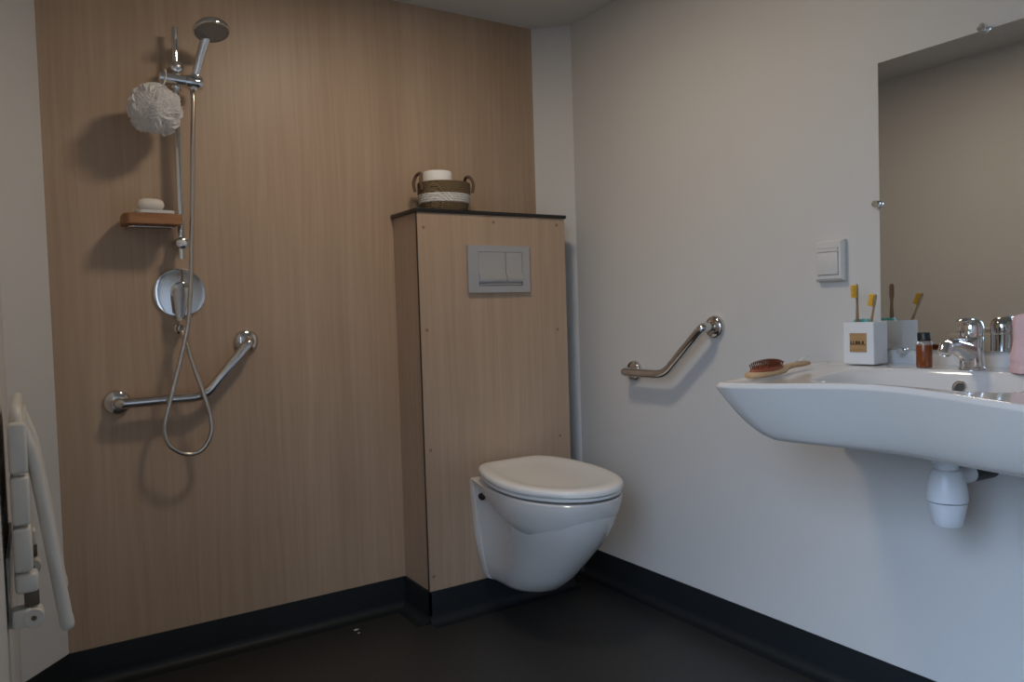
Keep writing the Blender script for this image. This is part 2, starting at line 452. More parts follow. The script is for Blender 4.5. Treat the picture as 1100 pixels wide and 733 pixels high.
t = thing('shower_head_holder', 'chrome sliding holder clamped across the shower rail', 'shower holder', (RX, RY, 1.714))
bm = nb(); lathe(bm, [(.015, -.002), (.0172, 0), (.0172, .066), (.0155, .067), (.0155, .069), (.0185, .070), (.0195, .076), (.0195, .110), (.0175, .113)], (-1.449, RY-.028, 1.7185), (1, -.02, -.045), 32)
obj('slider_body', bm, M['chrome'], t)
bm = nb(); lathe(bm, [(.0145, -.02), (.016, -.018), (.016, .018), (.0145, .02)], (-1.4015, RY, 1.716), (0, 0, 1), 28); obj('clamp', bm, M['chrome'], t)
bm = nb(); lathe(bm, [(.0115, -.024), (.0135, -.022), (.0150, .020), (.0140, .023)], (-1.357, -.086, 1.714), (.24, -.12, .90), 24); obj('cradle', bm, M['chrome'], t)

hd = V((-1.317, -.150, 1.850)); hn = V((.06, -.30, -.95)).normalized()
h0 = V((-1.363, -.0805, 1.694))
t = thing('hand_shower', 'round grey-faced chrome hand shower raised in the rail holder', 'shower head', h0)
he = (V((-.25, .88, -.30))-hn*V((-.25, .88, -.30)).dot(hn)).normalized(); neck = hd+he*.040-hn*.006
bm = nb(); tube(bm, smooth_path([h0, h0.lerp(neck, .5)+V((0, -.003, 0)), neck-he*.004-V((0, 0, .008)), hd+he*.022-hn*.012], 8), lambda u: lerp(.0105, .0140, min(1, u*1.5)) if u < .75 else lerp(.0140, .012, (u-.75)/.25), 20)
obj('handle', bm, M['chrome'], t)
bm = nb(); lathe(bm, [(.012, -.026), (.030, -.021), (.044, -.012), (.050, -.002), (.0505, .004), (.049, .007), (.0465, .0075), (.046, .006)], hd, hn, 48); obj('head', bm, M['chrome'], t)
bm = nb(); lathe(bm, [(.046, .0062), (.0455, .0085), (.030, .0095), (.012, .0095), (.0001, .0092)], hd, hn, 48); fc = obj('spray_face', bm, M['spray'], t, label='grey spray face')
bm = nb(); fx, fy, fd = frame_of(hn)
for rr, nn in ((.012, 8), (.022, 14), (.032, 20), (.040, 26)):
    for k in range(nn):
        a = 2*PI*k/nn; ball(bm, hd+hn*.0095+(fx*math.cos(a)+fy*math.sin(a))*rr, .0013, u=6, v=5)
obj('nozzles', bm, M['rubber'], fc)

hp = [(-1.3635, -.0800, 1.690), (-1.3625, -.0850, 1.66), (-1.369, -.085, 1.550), (-1.374, -.080, 1.417), (-1.382, -.078, 1.282), (-1.391, -.082, 1.147), (-1.404, -.088, 1.025), (-1.429, -.088, .919), (-1.455, -.088, .826), (-1.476, -.088, .748), (-1.480, -.086, .705), (-1.466, -.083, .666), (-1.425, -.082, .639), (-1.384, -.083, .645), (-1.357, -.086, .686), (-1.355, -.088, .736), (-1.370, -.088, .806), (-1.391, -.079, .883), (-1.408, -.064, .957), (-1.4155, -.046, .993)]
path = smooth_path(hp, 6)
# resample evenly so the rings of the metal hose are regular
acc = [0]
for a, b_ in zip(path, path[1:]): acc.append(acc[-1]+(b_-a).length)
step = .0019; out = []; j = 0; s_ = 0
while s_ < acc[-1]:
    while acc[j+1] < s_: j += 1
    out.append(path[j].lerp(path[j+1], (s_-acc[j])/(acc[j+1]-acc[j]+1e-9))); s_ += step
out.append(path[-1])
bm = nb(); n_ = len(out)-1
tube(bm, out, lambda u: .0068 if int(round(u*n_)) % 2 else .0059, 10)
o = obj('shower_hose', bm, M['hose'], loc=hp[-1], smooth=60); tag(o, 'ribbed metal shower hose looping down in front of the grab bar', 'hose')

t = thing('hose_outlet', 'small round hose outlet on the oak wall below the mixer', 'water outlet', (-1.4155, 0, 1.001))
bm = nb(); lathe(bm, [(.015, .0005), (.015, .004), (.011, .008), (.0105, .030), (.0115, .036), (.010, .041)], (-1.4155, 0, 1.003), (0, -1, 0), 28); obj('outlet_body', bm, M['steel'], t)

t = thing('shower_mixer', 'round chrome shower mixer plate with lever on the oak wall', 'shower mixer', (-1.410, 0, 1.109))
mc = V((-1.410, 0, 1.1095))
bm = nb(); lathe(bm, [(.0735, .001), (.0738, .004), (.071, .008), (.060, .0105), (.0001, .0112)], mc, (0, -1, 0), 64); obj('wall_plate', bm, M['chrome'], t)
bm = nb()
prof = [(.024, 0.0115), (.026, .013), (.026, .034), (.023, .041), (.012, .0445), (.0001, .045)]
lathe(bm, prof, mc+V((.0, 0, .006)), (0, -1, 0), 40)
obj('control_hub', bm, M['chrome'], t)
bm = nb()
rs = []
for s_, w_, th_ in [(0, .020, .008), (.2, .024, .010), (.45, .021, .009), (.7, .016, .008), (.92, .013, .007), (1, .010, .006)]:
    c_ = mc+V((-.000-.010*s_, -.040-.012*s_, .014-.088*s_))
    rs.append([c_+V((math.cos(2*PI*k/20)*w_, math.sin(2*PI*k/20)*th_, 0)) for k in range(20)])
rings(bm, rs); obj('lever', bm, M['satin'], t)
bm = nb(); lathe(bm, [(.006, .001), (.0075, .003), (.0075, .012), (.0055, .016)], mc+V((-.006, -.004, -.0775)), (0, -1, 0), 20); obj('set_screw', bm, M['dish'], t)

# bath puff: ruffled net, gathered at a cord
pc = V((-1.4705, -.128, 1.6125)); PR = .067
o_root = thing('bath_puff', 'white net bath puff hanging from the shower holder', 'bath sponge', pc)
bm = nb()
rng = random.Random(3)
ico = bmesh.ops.create_icosphere(bm, subdivisions=6, radius=1)
for v in ico['verts']:
    d = v.co.normalized()
    w1 = d*3.2+V((noise.noise(d*2.5), noise.noise(d*2.5+V((5, 1, 2))), noise.noise(d*2.5+V((1, 9, 4)))))*1.6
    rid = (1-abs(noise.noise(w1*2.2)))**3*.6+(1-abs(noise.noise(w1*5.5+V((3, 3, 3)))))**2*.4
    v.co = d*(PR*(.84+.15*rid))+pc
for k in range(70):
    d = V((rng.gauss(0, 1), rng.gauss(0, 1), rng.gauss(0, 1))).normalized()
    x, y, _ = frame_of(d, V((rng.random(), rng.random(), rng.random())).normalized())
    ph = rng.random()*6.28; wv = rng.choice((3, 4, 5)); ln = rng.uniform(.5, .9)
    N, Rr = 26, 4
    grid = []
    for i in range(N+1):
        u = i/N-.5; row = []
        for j in range(Rr+1):
            q = j/Rr
            off = math.sin(u*wv*6.28+ph)*.16+(q-.5)*.30
            dirv = (d+x*(u*ln)+y*off).normalized()
            rad = PR*(.86+.20*q+.05*math.sin(u*9+ph*2)*q+.02*rng.uniform(-1, 1)*q-.10*(abs(u)*2)**3)
            row.append(bm.verts.new(pc+dirv*rad))
        grid.append(row)
    for i in range(N):
        for j in range(Rr):
            bm.faces.new((grid[i][j], grid[i+1][j], grid[i+1][j+1], grid[i][j+1]))
obj('net', bm, M['net'], o_root, smooth=0, flip=False)
bm = nb()
loop = [pc+V((.004, .015, PR*.7)), V((-1.4445, -.110, 1.690)), V((-1.435, -.1005, 1.716)), V((-1.434, -.093, 1.7365)), V((-1.436, -.082, 1.7385)), V((-1.437, -.0665, 1.722)), V((-1.440, -.068, 1.70)), V((-1.448, -.085, 1.685)), pc+V((.002, .012, PR*.7))]
tube(bm, smooth_path(loop, 6), .0018, 8); obj('cord', bm, M['cord'], o_root)

# wooden tray with soap
t = thing('soap_tray', 'small amber wooden soap tray fixed beside the shower rail', 'tray', (-1.489, -.065, 1.297))
bm = nb()
x0, x1, y0, y1, z0, z1 = -1.562, -1.413, -.122, -.010, 1.2985, 1.3275
x1b = -1.423
prism(bm, [(x0+.012, y0), (x1, y0), (x1, -.080), (x1b, -.076), (x1b, y1), (x0+.012, y1), (x0, y1-.02), (x0, y0+.02)], z0, z1)
bmesh.ops.bevel(bm, geom=bm.edges[:], offset=.0018, segments=2, affect='EDGES')
obj('tray_board', bm, M['tray_wood'], t)
bm = nb(); tube(bm, fillet_path([(x0+.015, -.014, z0-.006), (x0+.015, -.105, z0-.006), (x1b-.012, -.105, z0-.006), (x1b-.012, -.014, z0-.006)], .015), .003, 12); obj('support_wire', bm, M['steel'], t)
bm = nb()
def sup(cx, cy, a, b, z, e=4, n=40): return [V((cx+a*math.copysign(abs(math.cos(2*PI*k/n))**(2/e), math.cos(2*PI*k/n)), cy+b*math.copysign(abs(math.sin(2*PI*k/n))**(2/e), math.sin(2*PI*k/n)), z)) for k in range(n)]
rings(bm, [sup(-1.478, -.078, .046, .026, 1.3285), sup(-1.478, -.078, .050, .030, 1.331), sup(-1.478, -.078, .051, .031, 1.3395), sup(-1.478, -.078, .047, .027, 1.340), sup(-1.478, -.078, .044, .024, 1.336)])
o = obj('soap_dish', bm, M['dish'], loc=(-1.478, -.078, 1.328)); tag(o, 'low white soap dish on the amber wooden tray', 'soap dish')
bm = nb()
rs = [sup(-1.488, -.080, .0315*f, .022*f, 1.3565+z*.8, 3) for f, z in [(.75, -.0215), (.93, -.017), (1.08, -.008), (1.12, 0), (1.06, .009), (.92, .0155), (.68, .0195), (.3, .0215)]]
rings(bm, rs); o = obj('soap_bar', bm, M['soap'], loc=(-1.49, -.08, 1.337)); tag(o, 'cream oval soap bar lying on the white soap dish', 'soap')

# ------------------------------------------------------------------ basket with paper roll on the ledge
bx, by, bz = -.565, -.105, BT+.0006
t = thing('basket', 'small round seagrass basket with a white band on the black ledge', 'basket', (bx, by, bz))
def bring(f, z): return [V((bx+.092*f*math.cos(2*PI*k/56), by+.082*f*math.sin(2*PI*k/56), bz+z)) for k in range(56)]
def coil(z0, z1, f0, f1, turns, mat, name, floor=False):
    bm = nb(); rs = []
    N = turns*6
    for i in range(N+1):
        u = i/N; bul = .018*abs(math.sin(u*turns*PI))
        rs.append(bring(lerp(f0, f1, u)+bul, lerp(z0, z1, u)))
    for i in range(N, -1, -2):
        u = i/N; rs.append(bring(lerp(f0, f1, u)-.06, lerp(z0, z1, u)))
    if floor:
        rs += [bring(.5, z0+.004), bring(.01, z0+.004), bring(.01, z0), bring(f0*.95, z0)]
    R = rings(bm, rs, False, False); bridge(bm, R[-1], R[0])
    return obj(name, bm, mat, t, smooth=60)
coil(0, .030, .84, .93, 4, M['seagrass'], 'base_band', True)
coil(.0302, .060, .94, 1.0, 4, M['rope'], 'white_band')
coil(.0602, .1005, 1.0, 1.0, 5, M['seagrass'], 'rim_band')
for sx in (-1, 1):
    bm = nb()
    px = bx+sx*.0975
    pts = [(px, by-.026, bz+.072), (px+sx*.004, by-.028, bz+.100), (px-sx*.002, by-.020, bz+.124), (px-sx*.006, by, bz+.130), (px-sx*.002, by+.020, bz+.124), (px+sx*.004, by+.028, bz+.100), (px, by+.026, bz+.072)]
    tube(bm, smooth_path(pts, 6), .0055, 10); obj('handle', bm, M['leather'], t, label='brown carrying loop')
bm = nb()
rc = (bx-.030, by-.012)
lathe(bm, [(.018, .0), (.047, .0), (.0495, .003), (.0495, .112), (.047, .1155), (.022, .1155), (.020, .113), (.020, .02), (.018, .0)], (rc[0], rc[1], bz+.0075+.013), (0, 0, 1), 48, cap=False)
o = obj('paper_roll', bm, M['tissue'], loc=(*rc, bz+.02)); tag(o, 'white paper roll standing in the basket on the ledge', 'paper roll')

# ------------------------------------------------------------------ mirror
my0, my1, mz0, mz1 = -1.346, -1.950, .9025, 1.607
t = thing('wall_mirror', 'frameless rectangular mirror clipped to the white wall above the basin', 'mirror', (0, (my0+my1)/2, mz0))
bm = nb(); box(bm, (-.0075, my1, mz0), (-.003, my0, mz1), .0008, 1); obj('glass', bm, M['mirror'], t, smooth=0)
for y, z, n in [(-1.592, mz1, 0), (-1.346, 1.262, 0), (-1.402, mz0, 0), (-1.890, mz0, 0), (-1.890, mz1, 0), (-1.950, 1.262, 0)]:
    bm = nb()
    oy = .004 if abs(y-my0) < .01 else (-.004 if abs(y-my1) < .01 else 0)
    oz = .004 if abs(z-mz1) < .01 else (-.004 if abs(z-mz0) < .01 else 0)
    lathe(bm, [(.0045, .0004), (.0045, .008), (.009, .0085), (.0095, .010), (.0095, .0185), (.008, .021), (.0001, .0215)], (0, y+oy, z+oz), (-1, 0, 0), 24)
    obj('clip', bm, M['chrome'], t, label='round chrome mirror clip')

# ------------------------------------------------------------------ switch
t = thing('light_switch', 'square white rocker switch on the white wall left of the mirror', 'light switch', (0, -1.205, 1.133))
sy0, sy1, sz0, sz1 = -1.169, -1.252, 1.078, 1.185
bm = nb()
def rr(y0, y1, z0, z1, x): return [V((x, y0, z0)), V((x, y1, z0)), V((x, y1, z1)), V((x, y0, z1))]
rings(bm, [rr(sy0, sy1, sz0, sz1, -.0008), rr(sy0, sy1, sz0, sz1, -.013), rr(sy0-.005, sy1+.005, sz0+.006, sz1-.005, -.020), rr(sy0-.011, sy1+.011, sz0+.016, sz1-.020, -.021), rr(sy0-.011, sy1+.011, sz0+.016, sz1-.020, -.016)])
obj('frame', bm, M['switch'], t, smooth=0)
bm = nb(); box(bm, (-.0245, sy1+.012, sz0+.017), (-.0165, sy0-.012, sz1-.032), .0012, 2); obj('rocker', bm, M['switch'], t)
bm = nb(); box(bm, (-.0235, sy1+.012, sz1-.0308), (-.0165, sy0-.012, sz1-.021), .0012, 2); obj('hinge_bar', bm, M['switch'], t)

# ------------------------------------------------------------------ washbasin
CY = -1.595
t = thing('washbasin', 'wide white wheelchair-accessible washbasin hung on the white wall', 'washbasin', (0, CY, .72))
ZD = .8675                                 # rear deck height
HW = .383
def front_x(y):                            # concave front: corners reach further out than the middle
    u = min(1, abs(y-CY)/HW); return -.425-.055*sst(0, 1, u)
def deck_z(x, y):
    u = min(1, abs(y-CY)/HW)
    zf = .8575-.0125*sst(0, 1, u)
    return lerp(ZD, zf, sst(-.09, -.47, x) if x < -.09 else 0) if x < 0 else ZD
# closed outline in xy (starting at the wall, going round), corners rounded
outl = []
def arc(cx, cy, r, a0, a1, n=10): return [(cx+r*math.cos(lerp(a0, a1, k/n)), cy+r*math.sin(lerp(a0, a1, k/n))) for k in range(n+1)]
xb = -.0015
yl, yr = CY+HW, CY-HW
side = [(lerp(xb, -.44, k/24), yl) for k in range(25)]
fr = [(front_x(lerp(yl-.04, yr+.04, k/60)), lerp(yl-.04, yr+.04, k/60)) for k in range(61)]
cor = arc(-.440, yl-.034, .034, PI/2, PI, 8)
side2 = [(x, 2*CY-y) for x, y in side[::-1]]; cor2 = [(x, 2*CY-y) for x, y in cor[::-1]]
back = [(xb, lerp(yr, yl, k/40)) for k in range(1, 40)]
outl = side[:-1]+cor+fr[1:-1]+cor2+side2[1:]+back
OC = V((-.235, CY, 0))
NO = len(outl)
# bowl: rounded depression
BCx, BCy, BA, BB, BD = -.262, CY, .150, .222, .118
def bowl_d(x, y):
    a = BA if x > BCx else (front_x(y)+.030-BCx)*-1
    dx = abs((x-BCx)/a); dy = abs((y-BCy)/BB)
    return (dx**2.5+dy**2.5)**(1/2.5)
def top_z(x, y):
    z = deck_z(x, y); d = bowl_d(x, y)
    k = 1-sst(.62, 1.0, d)
    return z-BD*(k**.8)
bm = nb()
def ringpt(i, f): return OC.x+(outl[i][0]-OC.x)*f, OC.y+(outl[i][1]-OC.y)*f
def edge_dist_wall(i): return outl[i][0] > -.03
RT = []
fs = [1-k/70*.985 for k in range(71)]
for f in fs:
    row = []
    for i in range(NO):
        x, y = ringpt(i, f)
        z = top_z(x, y)
        if outl[i][0] < -.05:              # rolled rim, raised lip on front and sides
            e = 1-f
            z -= .007*(1-sst(0, .018, e))
            z += .0016*sst(0, .02, e)*(1-sst(.04, .10, e))
        row.append(V((x, y, z)))
    RT.append(row)
# underside: boat-like, flat keel
RB = []
gs = [1.0, .998, .99, .975, .95, .92, .885, .85, .81, .77, .72, .66, .58, .48, .36, .24, .12, .015]
for g in gs:
    row = []
    for i in range(NO):
        x, y = ringpt(i, g)
        zr = deck_z(*outl[i])-.010
        back_ = outl[i][0] > -.02
        k = (1-g)/.30
        dep = min(1, k)
        dpt = 1-(1-dep)**1.62
        zk = lerp(.668, .718, sst(-.05, -.36, x))
        if back_:                          # flat against the wall
            z = lerp(zr, zk, min(1, (1-g)/.004))
            x = xb if g > .97 else x
        else:
            side_t = sst(-.02, -.12, outl[i][0])
            z = lerp(zr, zk, dpt)
        row.append(V((x, y, z)))
    RB.append(row)
R1 = [[bm.verts.new(p) for p in r] for r in RT]
R2 = [[bm.verts.new(p) for p in r] for r in RB]
for a, b_ in zip(R1, R1[1:]): bridge(bm, a, b_)
for a, b_ in zip(R2, R2[1:]): bridge(bm, b_, a)
bridge(bm, R2[0], R1[0])
bm.faces.new(R1[-1]); bm.faces.new(R2[-1][::-1])
obj('basin_body', bm, M['ceramic'], t, smooth=45)
# overflow on the rear bowl wall
ovx = -.10
while top_z(ovx, CY) > .8315: ovx -= .0005
on = V((top_z(ovx-.004, CY)-top_z(ovx+.004, CY), 0, .008)).normalized(); on = V((-abs(on.x), 0, on.z))
ov = V((ovx, CY-.002, .8315))+on*.001
bm = nb(); lathe(bm, [(.0095, -.004), (.0095, .0015), (.0115, .0035), (.0145, .0035), (.0160, .0005), (.0160, -.006)], ov, on, 32, cap=False)
ovr = obj('overflow_ring', bm, M['chrome'], t)
bm = nb(); lathe(bm, [(.0098, -.003), (.0098, -.0004), (.0001, -.0002)], ov, on, 24); obj('overflow_grille', bm, M['grille'], ovr)
bm = nb(); lathe(bm, [(.032, 0), (.030, .004), (.020, .005), (.0001, .004)], (BCx, CY, ZD-BD-.0095), (0, 0, 1), 32); obj('drain_ring', bm, M['chrome'], t)

# tap
fxp = V((-.074, CY, ZD))
t = thing('basin_tap', 'chrome single-lever mixer tap on the rear ledge of the basin', 'tap', fxp)
bm = nb()
def ell(c, a, b_, n=28, ax=(V((1, 0, 0)), V((0, 1, 0)))): return [c+ax[0]*(a*math.cos(2*PI*k/n))+ax[1]*(b_*math.sin(2*PI*k/n)) for k in range(n)]
rings(bm, [ell(fxp+V((x, 0, z)), a, b_) for x, z, a, b_ in [(0, .0006, .0265, .0265), (0, .004, .0265, .0265), (0, .006, .0245, .0245), (-.002, .02, .0245, .0235), (-.005, .04, .0265, .0240), (-.006, .055, .0270, .0245), (-.004, .066, .0250, .0245), (-.002, .070, .023, .0235)]])
body = obj('tap_body', bm, M['chrome'], t)
bm = nb()
sp = smooth_path([fxp+V((-.006, 0, .036)), fxp+V((-.040, 0, .046)), fxp+V((-.078, 0, .056)), fxp+V((-.104, 0, .056))], 6)
rs = []
for k, p in enumerate(sp):
    u = k/(len(sp)-1); rs.append([p+V((0, math.cos(2*PI*q/24)*lerp(.0215, .0140, u), math.sin(2*PI*q/24)*lerp(.034, .0115, u**.62))) for q in range(24)])
rings(bm, rs); obj('spout', bm, M['chrome'], t)
bm = nb(); lathe(bm, [(.0125, -.012), (.0132, -.010), (.0132, .012), (.011, .0135), (.010, .011), (.0001, .010)], fxp+V((-.108, 0, .050)), (-.45, 0, -.9), 28); obj('aerator', bm, M['chrome'], t)
bm = nb()
rings(bm, [ell(fxp+V((x, 0, z)), a, b_) for x, z, a, b_ in [(-.002, .0705, .0225, .0230), (-.002, .074, .0245, .0245), (-.002, .092, .0240, .0245), (-.003, .102, .0215, .022), (-.004, .108, .015, .016), (-.004, .110, .004, .004)]])
cart = obj('lever_dome', bm, M['chrome'], t)
bm = nb()
rs = []
for s_, w_, th_ in [(0, .012, .004), (.25, .0125, .0045), (.6, .011, .004), (.9, .010, .0038), (1, .007, .003)]:
    c_ = fxp+V((-.006-.046*s_, 0, .106+.004*math.sin(s_*PI)-.002*s_))
    rs.append([c_+V((0, math.cos(2*PI*k/16)*w_, math.sin(2*PI*k/16)*th_)) for k in range(16)])
rings(bm, rs); obj('lever', bm, M['chrome'], t)

# bottle trap below
sx_, sy_ = -.158, CY+.012
t = thing('bottle_trap', 'white plastic bottle trap under the washbasin', 'bottle trap', (sx_, sy_, .54))
bm = nb(); lathe(bm, [(.0235, 0), (.027, .001), (.030, .006), (.0325, .018), (.0375, .044), (.0385, .052)], (sx_, sy_, .537), (0, 0, 1), 40); obj('lower_cup', bm, M['trap'], t)
bm = nb(); lathe(bm, [(.0385, 0), (.0400, .001), (.0400, .012), (.0385, .030), (.0335, .055), (.028, .066), (.0255, .068)], (sx_, sy_, .5905), (0, 0, 1), 40); obj('upper_cup', bm, M['trap'], t)
bm = nb(); lathe(bm, [(.023, 0), (.0235, .001), (.0235, .012), (.029, .0125), (.031, .016), (.031, .0285), (.033, .030)], (sx_, sy_, .659), (0, 0, 1), 32); obj('collar_nut', bm, M['trap'], t)
bm = nb(); tube(bm, [(sx_+.022, sy_-.004, .640), (sx_+.075, sy_-.008, .640)], lambda u: .018 if u < .5 else .020, 24); obj('outlet_elbow', bm, M['trap'], t)
bm = nb(); tube(bm, fillet_path([(sx_+.0755, sy_-.008, .640), (sx_+.12, sy_-.012, .640), (-.0015, sy_-.014, .640)], .02), .0195, 24); obj('waste_pipe', bm, M['rubber'], t, label='black rubber waste pipe into the wall')

# ------------------------------------------------------------------ things on the basin
def on_deck(x, y): return deck_z(x, y)
# toothbrush box
th = math.radians(4)
bc = V((-.073, -1.346, ZD+.0022)); rot = Matrix.Rotation(th, 3, 'Z')
t = thing('toothbrush_holder', 'white cube toothbrush holder with a small wooden label plate', 'toothbrush holder', bc)
def loc_(x, y, z): return bc+rot @ V((x, y, z))
hx, hy, hz = .033, .0385, .1025
bm = nb()
w_ = .003
P = lambda f, z: [loc_(-hx*f, -hy*f, z), loc_(hx*f, -hy*f, z), loc_(hx*f, hy*f, z), loc_(-hx*f, hy*f, z)]
def rrect(a, b_, r, z, n=5):
    out = []
    for cx, cy, a0 in ((a-r, b_-r, 0), (-a+r, b_-r, PI/2), (-a+r, -b_+r, PI), (a-r, -b_+r, PI*1.5)):
        for k in range(n+1):
            q = a0+PI/2*k/n; out.append(loc_(cx+r*math.cos(q), cy+r*math.sin(q), z))
    return out
rings(bm, [rrect(hx-.002, hy-.002, .002, 0), rrect(hx, hy, .003, .002), rrect(hx, hy, .003, hz-.001), rrect(hx-.001, hy-.001, .003, hz), rrect(hx-.003, hy-.003, .002, hz), rrect(hx-.0032, hy-.0032, .002, .006), rrect(.002, .002, .001, .006)])
obj('box_body', bm, M['box_white'], t, smooth=30)
bm = nb(); box(bm, bc+V((-hx-.0018, -.021, .030)), bc+V((-hx-.0002, .021, .076)), .0006, 1, rot=rot, piv=bc); lp = obj('label_plate', bm, M['label_wood'], t, label='small wooden label plate with dark lettering')
cu = bpy.data.curves.new('lettering', 'FONT'); cu.body = 'LUBUL'; cu.size = .0125; cu.extrude = .0003; cu.align_x = 'CENTER'; cu.align_y = 'CENTER'; cu.offset = .0004
tmp = bpy.data.objects.new('lettering_curve', cu); C.objects.link(tmp)
bpy.context.view_layer.update()
me = bpy.data.meshes.new_from_object(tmp.evaluated_get(bpy.context.evaluated_depsgraph_get()))
C.objects.unlink(tmp); bpy.data.objects.remove(tmp)
bm = nb(); bm.from_mesh(me); bpy.data.meshes.remove(me)
# text lies in xy facing +z; stand it up facing -x, reading from +y to -y
for v in bm.verts:
    p = v.co.copy(); v.co = loc_(-hx-.0021-p.z, -p.x, .052+p.y)
obj('lettering', bm, M['ink'], lp, smooth=0)

def toothbrush(foot, head, face, mat, label):
    """foot and head are points; face = bristle direction"""
    foot, head = V(foot), V(head); d = (head-foot).normalized(); L = (head-foot).length
    face = V(face); face = (face-d*face.dot(d)).normalized(); side = d.cross(face)
    t = thing('toothbrush', label, 'toothbrush', foot, 'toothbrushes in the white holder')
    bm = nb(); rs = []
    for s_, a, b_ in [(0, .003, .002), (.02, .005, .003), (.3, .0055, .0033), (.6, .0048, .003), (.72, .0036, .0026), (.78, .0036, .0026), (.84, .0058, .0026), (.97, .0056, .0024), (1, .003, .0018)]:
        c_ = foot+d*(L*s_); rs.append([c_+side*(a*math.cos(2*PI*k/14))+face*(b_*math.sin(2*PI*k/14)) for k in range(14)])
    rings(bm, rs); obj('brush_handle', bm, mat, t)
    bm = nb()
    for i in range(6):
        for j in range(3):
            c_ = foot+d*(L*(.835+.028*i))+side*((j-1)*.0036)+face*.0024
            lathe(bm, [(.0023, 0), (.0026, .009), (.0020, .0108)], c_, face, 8)
    obj('bristles', bm, M['bristle'], t, label='yellow bristles')
    return t
toothbrush(loc_(-.006, .016, .0068), (-.082, -1.3315, 1.065), (-.86, .5, .05), M['bamboo_dark'], 'taller upright toothbrush with yellow bristles in the white cube holder')
toothbrush(loc_(-.004, .000, .0068), (-.108, -1.3965, 1.038), (-.12, .95, .3), M['bamboo'], 'shorter tilted toothbrush with yellow bristles in the white cube holder')
bm = nb()
rs = []
for a, b_, z in [(.011, .0185, .008), (.0125, .020, .012), (.0125, .020, .106), (.011, .0185, .109)]:
    rs.append([loc_(.0145+p[0], .0135+p[1], z) for p in [(a*math.copysign(abs(math.cos(2*PI*k/28))**.5, math.cos(2*PI*k/28)), b_*math.copysign(abs(math.sin(2*PI*k/28))**.5, math.sin(2*PI*k/28))) for k in range(28)]])
rings(bm, rs); o = obj('toothpaste_tube', bm, M['teal'], loc=loc_(.0145, .0135, .008)); tag(o, 'teal toothpaste tube peeking out of the white cube holder', 'toothpaste')

# amber bottle
bp_ = V((-.098, -1.504, on_deck(-.098, -1.504)+.0012))
t = thing('amber_bottle', 'small amber bottle with a black cap beside the tap', 'bottle', bp_)
bm = nb(); lathe(bm, [(.0145, 0), (.0165, .0012), (.0168, .004), (.0168, .050), (.0166, .0515)], bp_, (0, 0, 1), 32); obj('bottle_body', bm, M['amber'], t, label='amber liquid-filled body')
bm = nb(); lathe(bm, [(.0166, .0517), (.0166, .056), (.0140, .0600), (.0125, .0605)], bp_, (0, 0, 1), 32); obj('shoulder', bm, M['clear'], t, label='clear shoulder')
bm = nb(); lathe(bm, [(.0125, .0607), (.0138, .061), (.0138, .078), (.0128, .0795), (.0001, .0797)], bp_, (0, 0, 1), 32); obj('cap', bm, M['cap'], t, label='black screw cap')

# hair brush
h0 = V((-.424, -1.282, 0)); h0.z = on_deck(-.36, h0.y)+.0015
t = thing('hair_brush', 'wooden hairbrush with russet cushion lying on the basin corner', 'hairbrush', h0)
SL = .055
def hb(s_, y=0, z=0): return h0+V((.214*s_, -.004*s_+y, z+.214*s_*SL))
bm = nb(); rs = []
for s_, w_, t_, zz in [(0, .006, .004, .009), (.015, .014, .0070, .0085), (.07, .022, .0085, .0088), (.2, .0275, .0090, .0090), (.38, .0285, .0090, .0090), (.5, .0225, .0088, .0095), (.57, .0135, .0080, .0115), (.64, .0092, .0068, .0140), (.75, .0090, .0064, .0150), (.9, .0100, .0066, .0145), (.98, .0080, .0052, .0140), (1, .003, .003, .0138)]:
    c_ = hb(s_, 0, zz)
    rs.append([c_+V((0, w_*math.cos(2*PI*k/24), t_*math.sin(2*PI*k/24))) for k in range(24)])
rings(bm, rs); obj('brush_body', bm, M['beech'], t, smooth=60)
bm = nb(); cc = hb(.29, 0, .0165)
ball(bm, cc, 1, (.053, .0225, .0125), 36, 18, Matrix.Rotation(-SL, 3, 'Y')); cu_ = obj('cushion', bm, M['cushion'], t, label='russet rubber cushion')
bm = nb()
for i in range(-8, 9):
    for j in range(-4, 5):
        ux, uy = i/8.6, j/4.6
        if ux*ux+uy*uy > .95: continue
        b0 = cc+V((ux*.050, uy*.0205, .0125*math.sqrt(max(0, 1-ux*ux-uy*uy))-.0015+ux*.050*SL))
        dv = V((ux*.40, uy*.5, 1)).normalized()
        lathe(bm, [(.0009, 0), (.0009, .0105), (.0014, .0112), (.0014, .0125), (.0003, .0132)], b0, dv, 6)
o = obj('pins', bm, M['pin'], cu_); o['kind'] = 'stuff'
bm = nb()
e_ = hb(.95, -.003, .0208)
tube(bm, smooth_path([e_, e_+V((-.010, .004, .007)), e_+V((-.020, .006, .004)), e_+V((-.028, .006, -.0005)), e_+V((-.038, .003, .003)), e_+V((-.026, .000, .002)), e_+V((-.012, -.004, .012)), e_+V((.000, -.006, .008)), e_+V((.001, -.002, .0))], 6), .0009, 7)
obj('hanging_loop', bm, M['cord'], t)

# pink cloth
pk = V((-.112, -1.730, ZD+.0016))
bm = nb(); rs = []
for k in range(26):
    z = k/25; row = []
    sq = 1-.16*z+.05*math.sin(z*9)
    if z > .9: sq *= math.sqrt(max(.02, 1-((z-.9)/.1)**2))
    crease = -.10*math.exp(-((z-.16)/.03)**2)
    for i in range(64):
        a = 2*PI*i/64
        r = .040*(sq+crease+.06*math.sin(a*5+z*2)+.035*math.sin(a*9-z*4))
        row.append(pk+V((r*math.cos(a)*.8, r*math.sin(a), z*.121)))
    rs.append(row)
rings(bm, rs); o = obj('pink_cloth', bm, M['pink'], loc=pk, smooth=80); tag(o, 'soft pink cloth bundled upright on the basin right of the tap', 'cloth')

